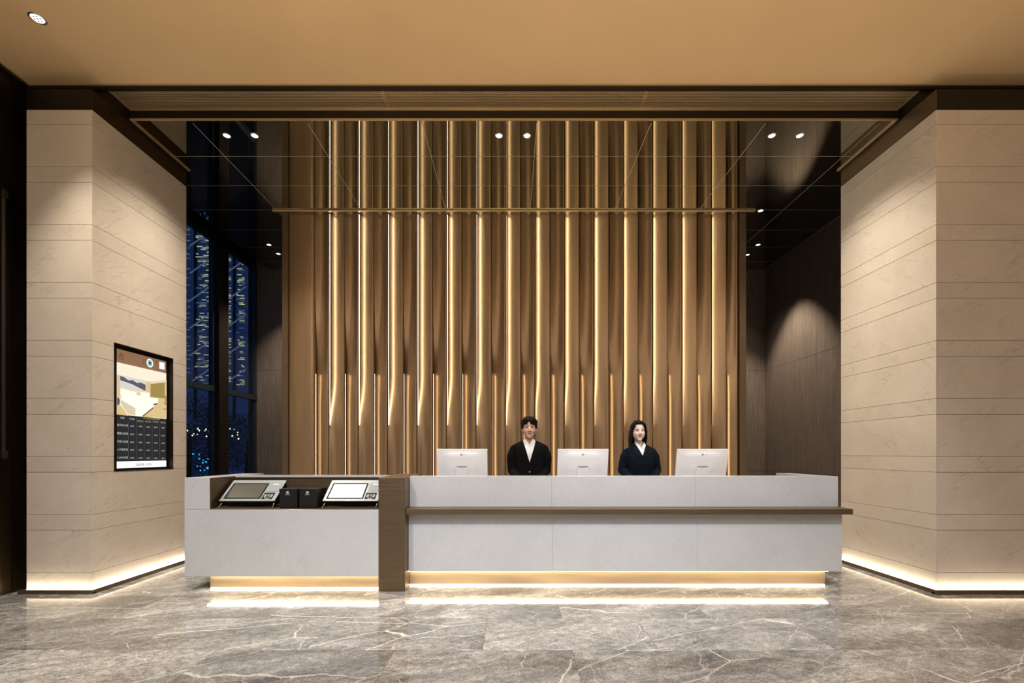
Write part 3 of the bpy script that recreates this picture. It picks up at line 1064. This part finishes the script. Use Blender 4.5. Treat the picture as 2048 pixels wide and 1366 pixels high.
# header: roof-shaped emblem, round badge, blank white square (the square code is left out)
bm = bmesh.new()
def stroke(bm, pts, wd, dx=.0012, conv=S):
    for p, q in zip(pts[:-1], pts[1:]):
        a, b = Vector(conv(*p)), Vector(conv(*q))
        d = (b - a).normalized(); nrm = Vector((-d.y, d.x)) * wd / 2
        bm.faces.new([bm.verts.new((XF - .0035 + dx, v.x, v.y)) for v in (a - nrm, b - nrm, b + nrm, a + nrm)])
stroke(bm, [(180, 210), (180, 196), (202, 171), (225, 203), (225, 215)], .006)
stroke(bm, [(193, 203), (202, 196), (207, 204), (213, 199)], .005)
obj('emblem', bm, 'd_ink', hd)
bm = bmesh.new(); stext(bm, '亚舍酒店', .016, 203, 224); obj('header_text', bm, 'd_ink', hd)
bm = bmesh.new()
for s, xx, y0_ in (('官方微', 411, 232), ('信公众号', 430, 232), ('微信预订', 532, 245)):
    for i, ch in enumerate(s):
        stext(bm, ch, .018, xx, y0_ + i * 17)
obj('header_text', bm, 'd_ink', hd)


def disc(X, Y, r, mat, dx, nm):
    bm = bmesh.new(); c = S(X, Y)
    bm.faces.new([bm.verts.new((XF - .0035 + dx, c[0] + r * math.cos(t * PI / 16), c[1] + r * math.sin(t * PI / 16))) for t in range(32)])
    obj(nm, bm, mat, hd)


disc(472, 265, .048, 'd_white', .0014, 'round_badge'); disc(472, 265, .034, 'd_teal2', .0018, 'round_badge'); disc(472, 265, .016, 'd_teal', .0022, 'round_badge')
c = S(586, 290)
bm = bmesh.new(); poly(bm, [(c[0] - .040, c[1] + .040), (c[0] - .040, c[1] - .040), (c[0] + .040, c[1] - .040), (c[0] + .040, c[1] + .040)], .0014)
obj('white_square', bm, 'd_white', hd)

# ------------------------------------------------------------------ door pull on the bronze wall
hn = thing('door_pull', 'long black vertical bar handle on the bronze wall left of the pillar', 'handle', (-4.74, 4.32, 1.28))
bm = bmesh.new(); cyl(bm, (-4.725, 4.32, 2.53), .017, 2.50); obj('bar', bm, 'near_black_metal', hn, smooth=False)
for zz in (1.32, 3.74):
    obj('bracket', B(-4.782, -4.705, 4.295, 4.345, zz - .035, zz + .035, bev=.004), 'near_black_metal', hn)

# ------------------------------------------------------------------ downlights
def downlight(x, y, z, label, group, energy, aim=None, angle=80, color=WARM, r=.045, blend=.55, soft=.05):
    rt = thing('downlight', label, 'ceiling light', (x, y, z), group)
    bm = bmesh.new()
    n = 28
    rings = [(r, 0, 0), (r, -.003, 0), (r * .80, -.004, 0), (r * .74, .0, 0)]
    vv = [[bm.verts.new((a * math.cos(2 * PI * i / n), a * math.sin(2 * PI * i / n), h)) for i in range(n)] for a, h, _ in rings]
    for q in range(3):
        for i in range(n):
            jn = (i + 1) % n
            bm.faces.new((vv[q][i], vv[q][jn], vv[q + 1][jn], vv[q + 1][i]))
    obj('trim_ring', bm, 'lamp_chrome', rt, smooth=True, local=True)
    bm = bmesh.new()
    cyl(bm, (0, 0, -.0012), r * .74, .0015, seg=28)
    obj('lens', bm, 'lamp_lens', rt, local=True)
    bm = bmesh.new()
    for i in range(7):
        a = 2 * PI * i / 6
        rr_ = 0 if i == 6 else r * .42
        cyl(bm, (rr_ * math.cos(a), rr_ * math.sin(a), -.003), r * .13, .002, seg=8)
    obj('reflector_cell', bm, 'lamp_chrome', rt, local=True)
    lp = lamp('downlight_beam', 'SPOT', (x, y, z - .015), energy, color, aim or (x, y, 0), soft, angle=angle + 6, blend=min(1, blend + .35))
    return rt


GM = 'small round downlights in the black mirror ceiling'
for x, y, lab, e in ((-3.12, 5.085, 'small round downlight in the mirror ceiling, outer one of the pair beside the display pillar', 150),
                  (-2.815, 5.085, 'small round downlight in the mirror ceiling, inner one of the pair beside the display pillar', 140),
                  (-.142, 5.085, 'small round downlight over the desk, the pair above the man, nearer the display pillar', 100),
                  (.164, 5.085, 'small round downlight over the desk, the pair above the man, farther from the display pillar', 100),
                  (2.842, 5.085, 'small round downlight in the mirror ceiling, inner one of the pair beside the wide pillar', 110),
                  (3.148, 5.085, 'small round downlight in the mirror ceiling, outer one of the pair beside the wide pillar', 150),
                  (-4.05, 7.75, 'small round downlight beside the tall window, nearer of two', 130),
                  (-4.07, 8.10, 'small round downlight beside the tall window, farther of two', 150),
                  (4.10, 7.75, 'small round downlight by the oak wall, nearer of two', 400),
                  (4.12, 8.14, 'small round downlight by the oak wall, farther of two', 20),
                  (3.56, 6.66, 'small dim downlight at the end of the bronze top rail', 10)):
    downlight(x, y, Z_MIR, lab, GM, e, angle=112 if 3 < abs(x) < 3.2 else (70 if y > 7 else 80), blend=.15 if y > 7 else .55)
downlight(-3.953, 3.874, Z_TAN, 'round downlight in the tan ceiling above the narrow stone pillar', 'downlights in the tan ceiling', 210, r=.06, angle=60)
# added unseen spots under the tan ceiling that wash the desk front
for x in (-3.95, -2.4, -.8, .8, 2.4):
    lamp('added_ceiling_spot', 'SPOT', (x, 1.2, Z_TAN - .02), 40, NEUT, (x, 3.2, 0), .10, angle=90, blend=.8)

# ------------------------------------------------------------------ the two receptionists
def remeshed(bm, voxel, smooth_it=6, fac=.5):
    me = bpy.data.meshes.new('tmp')
    bm.to_mesh(me); bm.free()
    o = bpy.data.objects.new('tmp', me); COL.objects.link(o)
    md = o.modifiers.new('r', 'REMESH'); md.mode = 'VOXEL'; md.voxel_size = voxel
    ms = o.modifiers.new('s', 'SMOOTH'); ms.factor = fac; ms.iterations = smooth_it
    dg = bpy.context.evaluated_depsgraph_get()
    m2 = bpy.data.meshes.new_from_object(o.evaluated_get(dg))
    out = bmesh.new(); out.from_mesh(m2)
    bpy.data.objects.remove(o); bpy.data.meshes.remove(me); bpy.data.meshes.remove(m2)
    return out


def loft(bm, rings, n=40, ex=2.5, cap=True):
    rows = []
    for z, hw, hd, yc in rings:
        r_ = []
        for i in range(n):
            t_ = 2 * PI * i / n
            c_, s_ = math.cos(t_), math.sin(t_)
            r_.append(bm.verts.new((hw * math.copysign(abs(c_) ** (2 / ex), c_), yc + hd * math.copysign(abs(s_) ** (2 / ex), s_), z)))
        rows.append(r_)
    for j in range(len(rows) - 1):
        for i in range(n):
            k_ = (i + 1) % n
            bm.faces.new((rows[j][i], rows[j][k_], rows[j + 1][k_], rows[j + 1][i]))
    if cap:
        bm.faces.new(list(reversed(rows[0]))); bm.faces.new(rows[-1])


def drape(pts, bvh, off, thick=0.0, cuts=3):
    """polygon in (x, z), subdivided and laid onto a surface seen from the front (-Y)"""
    bm = bmesh.new()
    bm.faces.new([bm.verts.new((p[0], 0, p[1])) for p in pts])
    bmesh.ops.triangulate(bm, faces=bm.faces)
    bmesh.ops.subdivide_edges(bm, edges=bm.edges, cuts=cuts, use_grid_fill=True)
    last = -.1
    for v in bm.verts:
        h = bvh.ray_cast(Vector((v.co.x, -1, v.co.z)), Vector((0, 1, 0)))
        v.co.y = (h[0].y if h[0] is not None else last) - off
    bmesh.ops.recalc_face_normals(bm, faces=bm.faces)
    if thick:
        geom = bmesh.ops.extrude_face_region(bm, geom=bm.faces[:])
        for v in [g_ for g_ in geom['geom'] if isinstance(g_, bmesh.types.BMVert)]:
            v.co.y += thick
        bmesh.ops.recalc_face_normals(bm, faces=bm.faces)
    return bm


def hand(bm, c, F, N, mirror):
    c, F, N = Vector(c), Vector(F).normalized(), Vector(N).normalized()
    Sx = F.cross(N).normalized() * mirror
    for k_ in range(4):
        a = c + Sx * (k_ - 1.5) * .020 + F * .030
        ln = (.036, .042, .040, .032)[k_]
        b_ = a + F * ln + N * .008
        d_ = b_ + F * ln * .55 + N * ln * .6
        capsule(bm, c + Sx * (k_ - 1.5) * .016, a, .012, .0095, 8)
        capsule(bm, a, b_, .0090, .0080, 8)
        capsule(bm, b_, d_, .0080, .0068, 8)
    t0 = c - Sx * .030 - F * .010
    t1 = t0 - Sx * .022 + F * .030
    capsule(bm, t0, t1, .011, .010, 8)
    capsule(bm, t1, t1 + F * .028 + Sx * .004, .010, .008, 8)


def person(label, X, Y, man, hx, hz, sh, gap):
    rt = thing('person', label, 'person', (X, Y, 0))
    skin = 'skin_man' if man else 'skin_woman'
    suit = 'suit_black' if man else 'suit_navy'
    s = 1.065 if man else 1.02
    T = lambda p: (hx + p[0] * s, p[1] * s, hz + p[2] * s)
    bm = bmesh.new()
    fw = 1.06 if man else 1.06
    e_ = lambda c, r, rot=None: ell(bm, T(c), tuple(a * s for a in r), rot)
    e_((0, .012, .028), (.076, .094, .090))
    e_((0, -.022, -.028), (.066 * fw, .070, .082))
    e_((0, -.032, -.072), (.051 * fw if man else .043, .052, .042))
    e_((0, -.066, -.099), (.023, .018, .017))
    for q in (-1, 1):
        e_((q * .036, -.064, -.030), (.024, .024, .028))
        e_((q * .027, -.078, .022), (.024, .013, .010))
        e_((q * .076, .012, -.014), (.010, .020, .032), (0, 0, q * .25))
        e_((q * .012, -.097, -.034), (.008, .010, .007))
    capsule(bm, T((0, -.086, .008)), T((0, -.106, -.028)), .0070 * s, .0105 * s)
    nr = .054 if man else .045
    capsule(bm, T((0, .018, -.070)), (0, .030, hz - .235), nr, nr + .004)
    # trunk, arms and legs of the same body
    w_ = sh - .045
    loft(bm, [(.86, w_ * .82, .09, .01), (1.05, w_ * .75, .085, .01), (1.25, w_ * .9, .095, .01), (hz - .27, w_ * .8, .085, .015), (hz - .20, .06, .055, .025)], 28, 2.2)
    el, wr_ = gap
    for q in (-1, 1):
        capsule(bm, (q * (sh - .075), .012, hz - .275), (q * (sh - .030), .012, 1.30), .036, .036)
        capsule(bm, (q * (sh - .030), .012, 1.30), (q * el, .025, 1.13), .036, .034)
        capsule(bm, (q * el, .025, 1.13), (q * wr_, -.165, .985), .036, .026)
        capsule(bm, (q * wr_, -.165, .985), (q * (wr_ - .035), -.200, .962), .026, .028)
        hand(bm, (q * (wr_ - .035), -.200, .962), (-q * .75, -.35, -.55), (0, .5, -.8), q)
        capsule(bm, (q * .09, .015, .90), (q * .10, .01, .49), .085, .055)
        capsule(bm, (q * .10, .01, .49), (q * .105, .03, .10), .054, .034)
        capsule(bm, (q * .105, .03, .06), (q * .115, -.09, .035), .034, .028)
    body = remeshed(bm, .0052, 5)
    hb = BVHTree.FromBMesh(body)
    mv = Matrix.Translation((X, Y, 0))
    obj('body', body, skin, rt, smooth=True, local=True)
    # face features laid on the head
    D = lambda nm, pts, mat, off, par=rt, th=0.0, cuts=3: obj(nm, drape([(hx + p[0] * s, hz + p[1] * s) for p in pts], hb, off, th, cuts), mat, par, smooth=True, local=True)
    for q in (-1, 1):
        ew = .0155
        ez = .001
        al = [(q * .029 + ew * math.cos(a), ez + .0045 * math.sin(a) * (1 if math.sin(a) > 0 else .8)) for a in [i * PI / 6 for i in range(12)]]
        ey = D('eye', al, 'eye_white', .0012)
        ir = [(q * .029 + .0056 * math.cos(a), ez + .0006 + .0042 * math.sin(a)) for a in [i * PI / 5 for i in range(10)]]
        D('iris', ir, 'eye_dark', .0022, ey)
        lid = [(q * .029 - .017, ez + .001), (q * .029 - .009, ez + .0040), (q * .029, ez + .0050), (q * .029 + .009, ez + .0040), (q * .029 + .017, ez + .001),
               (q * .029 + .017, ez + .0028), (q * .029 + .009, ez + .0065), (q * .029, ez + .0076), (q * .029 - .009, ez + .0065), (q * .029 - .017, ez + .0028)]
        D('eyelid', lid, 'eye_dark', .0016, ey)
        br = [(q * .013, .019), (q * .024, .0235), (q * .036, .0235), (q * .048, .0165), (q * .047, .0190 if not man else .0200), (q * .036, .0275), (q * .023, .0285), (q * .013, .0245)]
        D('eyebrow', br, 'hair_black', .0016)
        D('nostril', [(q * .0105 - .003, -.0395), (q * .0105 + .003, -.0395), (q * .0105 + .003, -.037), (q * .0105 - .003, -.037)], 'eye_dark', .0012, None or rt, 0, 1)
    lw, lz = (.0245, -.0605) if man else (.0215, -.0590)
    dip = .0 if man else .0035
    lips = [(-lw, lz + dip), (-.011, lz + .0055), (-.004, lz + .0072), (0, lz + .0056), (.004, lz + .0072), (.011, lz + .0055), (lw, lz + dip), (.012, lz - .0072), (0, lz - .0092), (-.012, lz - .0072)]
    lp = D('lips', lips, 'lip_man' if man else 'lip_woman', .0028, rt, .002)
    D('mouth_line', [(-lw * .95, lz + dip), (0, lz - .0006), (lw * .95, lz + dip), (0, lz - .0022)], 'eye_dark', .0042, lp, 0, 2)
    # hair
    bm = bmesh.new()
    rn = random.Random(5 if man else 9)
    h_ = lambda c, r, rot=None: ell(bm, T(c), tuple(a * s for a in r), rot)
    if man:
        h_((0, .030, .040), (.092, .097, .084))
        h_((0, .045, .0), (.084, .078, .075))
        for i in range(150):
            th = rn.uniform(0, 2 * PI); ph_ = rn.uniform(.0, 1.25)
            n_ = Vector((math.sin(ph_) * math.cos(th), math.sin(ph_) * math.sin(th), math.cos(ph_)))
            p = Vector((0, .026, .044)) + Vector((n_.x * .090, n_.y * .096, n_.z * .082))
            if p.y < -.045 and p.z < .085:
                continue
            tg = Vector((rn.uniform(-.6, .6) + n_.x * .3, rn.uniform(-.9, .4), rn.uniform(-1.0, -.1) if n_.z < .75 else rn.uniform(-.3, .3)))
            tg = (tg - n_ * tg.dot(n_)) * .026 + n_ * rn.uniform(.001, .007)
            capsule(bm, T(p), T(p + tg), .0125 * s, .0045 * s, 7)
        for i in range(26):                       # curtain fringe, parted a little off the middle
            x = -.060 + i * .0048 + rn.uniform(-.002, .002)
            if -.022 < x < .004:
                zend = .078
            elif x < 0:
                zend = .045 - .020 * (abs(x) > .055)
            else:
                zend = .050 - .022 * min(1, x / .06)
            out = -.004 if x < -.01 else .006
            yfr = -.082 + 6.5 * x * x
            capsule(bm, T((x * .75, -.050, .112)), T((x * .95, yfr - .004, .088)), .015 * s, .011 * s, 7)
            capsule(bm, T((x * .95, yfr - .004, .088)), T((x + out, yfr - .006 + .004 * (zend < .04), zend + rn.uniform(-.004, .006))), .010 * s, .0042 * s, 7)
        for q in (-1, 1):
            for k_ in range(6):
                yy = -.040 + .016 * k_
                capsule(bm, T((q * .080, yy + .01, .050)), T((q * .0815, yy, .004 - .004 * k_ * (k_ < 3))), .010 * s, .005 * s, 7)
    else:
        h_((0, .028, .036), (.089, .100, .086))
        h_((0, -.016, .092), (.070, .060, .032))
        h_((0, .060, -.060), (.084, .050, .110))
        for q in (-1, 1):
            for i in range(14):
                t_ = i / 13
                yy = -.050 + .095 * t_
                x0_ = .010 + .0 * t_
                capsule(bm, T((-.012 + q * .016, -.045 + .08 * t_, .112)), T((q * .058, yy - .018 * (1 - t_), .078)), .016 * s, .013 * s, 8)
                capsule(bm, T((q * .058, yy - .018 * (1 - t_), .078)), T((q * .084, yy + .012, .0)), .013 * s, .012 * s, 8)
                capsule(bm, T((q * .084, yy + .012, .0)), T((q * (.087 + .003 * t_), yy + .022, -.10)), .012 * s, .012 * s, 8)
                capsule(bm, T((q * (.087 + .003 * t_), yy + .022, -.10)), T((q * (.082 + .008 * t_), yy * .6 + .03, -.195 + .01 * rn.random())), .012 * s, .006 * s, 8)
    hr = remeshed(bm, .0040, 2, .4)
    obj('hair', hr, 'hair_black', rt, smooth=True, local=True)
    # jacket
    zc = hz - .150                       # neck opening height
    bm = bmesh.new()
    if man:
        rings = [(.76, .195, .130, .01), (.95, .182, .125, .01), (1.10, .168, .118, .01), (1.25, .178, .126, .008), (zc - .12, .192, .122, .01), (zc - .062, .200, .104, .014), (zc - .034, .175, .085, .018), (zc - .002, .098, .072, .02), (zc + .014, .074, .064, .024)]
    else:
        rings = [(.74, .190, .130, .01), (.90, .165, .120, .01), (1.06, .138, .105, .01), (1.20, .158, .122, .0), (zc - .15, .172, .120, .004), (zc - .075, .168, .098, .012), (zc - .035, .132, .078, .018), (zc - .004, .082, .064, .022), (zc + .010, .064, .058, .024)]
    loft(bm, rings, 40, 2.5)
    r1, r2, r3 = (.059, .052, .042) if man else (.053, .047, .039)
    for q in (-1, 1):
        capsule(bm, (q * (sh - .060), .012, zc - .098), (q * (sh - .022), .012, 1.29), r1, r1 * .97, 18)
        capsule(bm, (q * (sh - .022), .012, 1.29), (q * el, .025, 1.13), r1 * .97, r2, 18)
        capsule(bm, (q * el, .025, 1.13), (q * (wr_ + .012), -.150, .995), r2, r3, 18)
    jk = remeshed(bm, .0062, 5)
    jb = BVHTree.FromBMesh(jk)
    vz, vw, vt = (1.226, .074, zc - .002) if man else (1.305, .062, zc - .002)
    cuts_ = [(Vector((0, 0, vz)), Vector((vt - vz, 0, -vw))), (Vector((0, 0, vz)), Vector((-(vt - vz), 0, -vw))), (Vector((0, 0, vt - .004)), Vector((0, 0, 1)))]
    for co_, no_ in cuts_:
        bmesh.ops.bisect_plane(jk, geom=jk.verts[:] + jk.edges[:] + jk.faces[:], plane_co=co_, plane_no=no_.normalized())
    kill = []
    for f in jk.faces:
        c = f.calc_center_median()
        hwid = vw * (c.z - vz) / (vt - vz)
        if c.y < .02 and c.z > vz and abs(c.x) < hwid and c.z < vt:
            kill.append(f)
        elif c.z > vt - .004 and abs(c.x) < vw * 1.05:
            kill.append(f)
    bmesh.ops.delete(jk, geom=kill, context='FACES')
    jo = obj('jacket', jk, suit, rt, smooth=True, local=True)
    for q in (-1, 1):
        if man:
            lap = [(q * .002, vz - .006), (q * (vw + .001), vt - .004), (q * (vw + .022), vt - .012), (q * .108, vt - .095), (q * .088, vt - .104), (q * .104, vt - .125), (q * .060, vz + .050)]
        else:
            lap = [(q * .001 - .004, vz - .012), (q * (vw + .001), vt - .004), (q * (vw + .020), vt - .012), (q * .098, vt - .070), (q * .080, vt - .084), (q * .112, vt - .092), (q * .050, vz - .006)]
        obj('lapel', drape(lap, jb, .0055, .0035, 4), suit, jo, smooth=False, local=True)
        # flap pocket
        obj('pocket_flap', drape([(q * .075, .985), (q * .150, .985), (q * .150, .945), (q * .075, .945)], jb, .004, .003, 1), suit, jo, local=True)
    for bx_, bz_ in (((0, 1.116), (0, 1.02)) if man else ((-.045, 1.20), (.045, 1.20), (-.04, 1.10), (.04, 1.10))):
        h = jb.ray_cast(Vector((bx_, -1, bz_)), Vector((0, 1, 0)))
        b2 = bmesh.new(); cyl(b2, (bx_, (h[0].y if h[0] else -.12) - .003, bz_), .009 if man else .0075, .005, 'y', 14)
        obj('button', b2, 'button_grey' if man else 'suit_navy', jo, local=True)
    # shirt under the jacket with a pointed collar
    bm = bmesh.new()
    loft(bm, [(z_, a_ - .014, b_ - .010, c_) for z_, a_, b_, c_ in rings[1:-2]] + [(zc + .0, nr + .020, nr + .014, .022), (zc + .020, nr + .010, nr + .008, .026)], 40, 2.4, cap=False)
    bmesh.ops.subdivide_edges(bm, edges=bm.edges, cuts=1, use_grid_fill=True)
    for sg_ in (-1, 1):
        bmesh.ops.bisect_plane(bm, geom=bm.verts[:] + bm.edges[:] + bm.faces[:], plane_co=Vector((0, 0, zc - .045)), plane_no=Vector((sg_ * .05, 0, -.032)).normalized())
    kill = [f for f in bm.faces if (lambda c: c.y < 0 and c.z > zc - .045 and abs(c.x) < .032 * (c.z - (zc - .045)) / .05)(f.calc_center_median())]
    bmesh.ops.recalc_face_normals(bm, faces=bm.faces)
    sbvh = BVHTree.FromBMesh(bm)
    bmesh.ops.delete(bm, geom=kill, context='FACES')
    so = obj('shirt', bm, 'shirt_white', rt, smooth=True, local=True)
    for q in (-1, 1):
        k_ = .9 if man else .8
        pts = [(q * .004, zc - .040), (q * .040 * k_, zc - .062), (q * .074 * k_, zc - .014), (q * .064 * k_, zc + .014), (q * .046 * k_, zc + .006)]
        obj('collar', drape(pts, sbvh, .007, .004, 3), 'shirt_white', so, local=True)
    obj('placket', drape([(-.010, vz - .02), (.010, vz - .02), (.010, zc - .045), (-.010, zc - .045)], sbvh, .003, .002, 3), 'shirt_white', so, local=True)
    # trousers and shoes, behind the desk
    bm = bmesh.new()
    loft(bm, [(.78, .165, .115, .012), (.95, .160, .112, .012), (1.02, .15, .105, .012)], 28, 2.3)
    for q in (-1, 1):
        capsule(bm, (q * .085, .015, .85), (q * .10, .012, .48), .095, .070)
        capsule(bm, (q * .10, .012, .48), (q * .105, .03, .13), .070, .060)
    obj('trousers', remeshed(bm, .010, 3), suit, rt, smooth=True, local=True)
    for q in (-1, 1):
        bm = bmesh.new()
        ell(bm, (q * .112, -.045, .038), (.046, .135, .040))
        ell(bm, (q * .108, .035, .060), (.040, .050, .050))
        box(bm, q * .112 - .040, q * .112 + .040, -.16, .085, 0, .020)
        obj('shoe', remeshed(bm, .007, 3), 'shoe_black', rt, smooth=True, local=True)


person('man with short dark hair in a black suit and open white collar behind the desk', .205, 5.52, True, 0.0, 1.628, .232, (.205, .085))
person('woman with long dark hair in a navy double-breasted jacket behind the desk', 1.52, 5.52, False, -.022, 1.592, .205, (.212, .100))
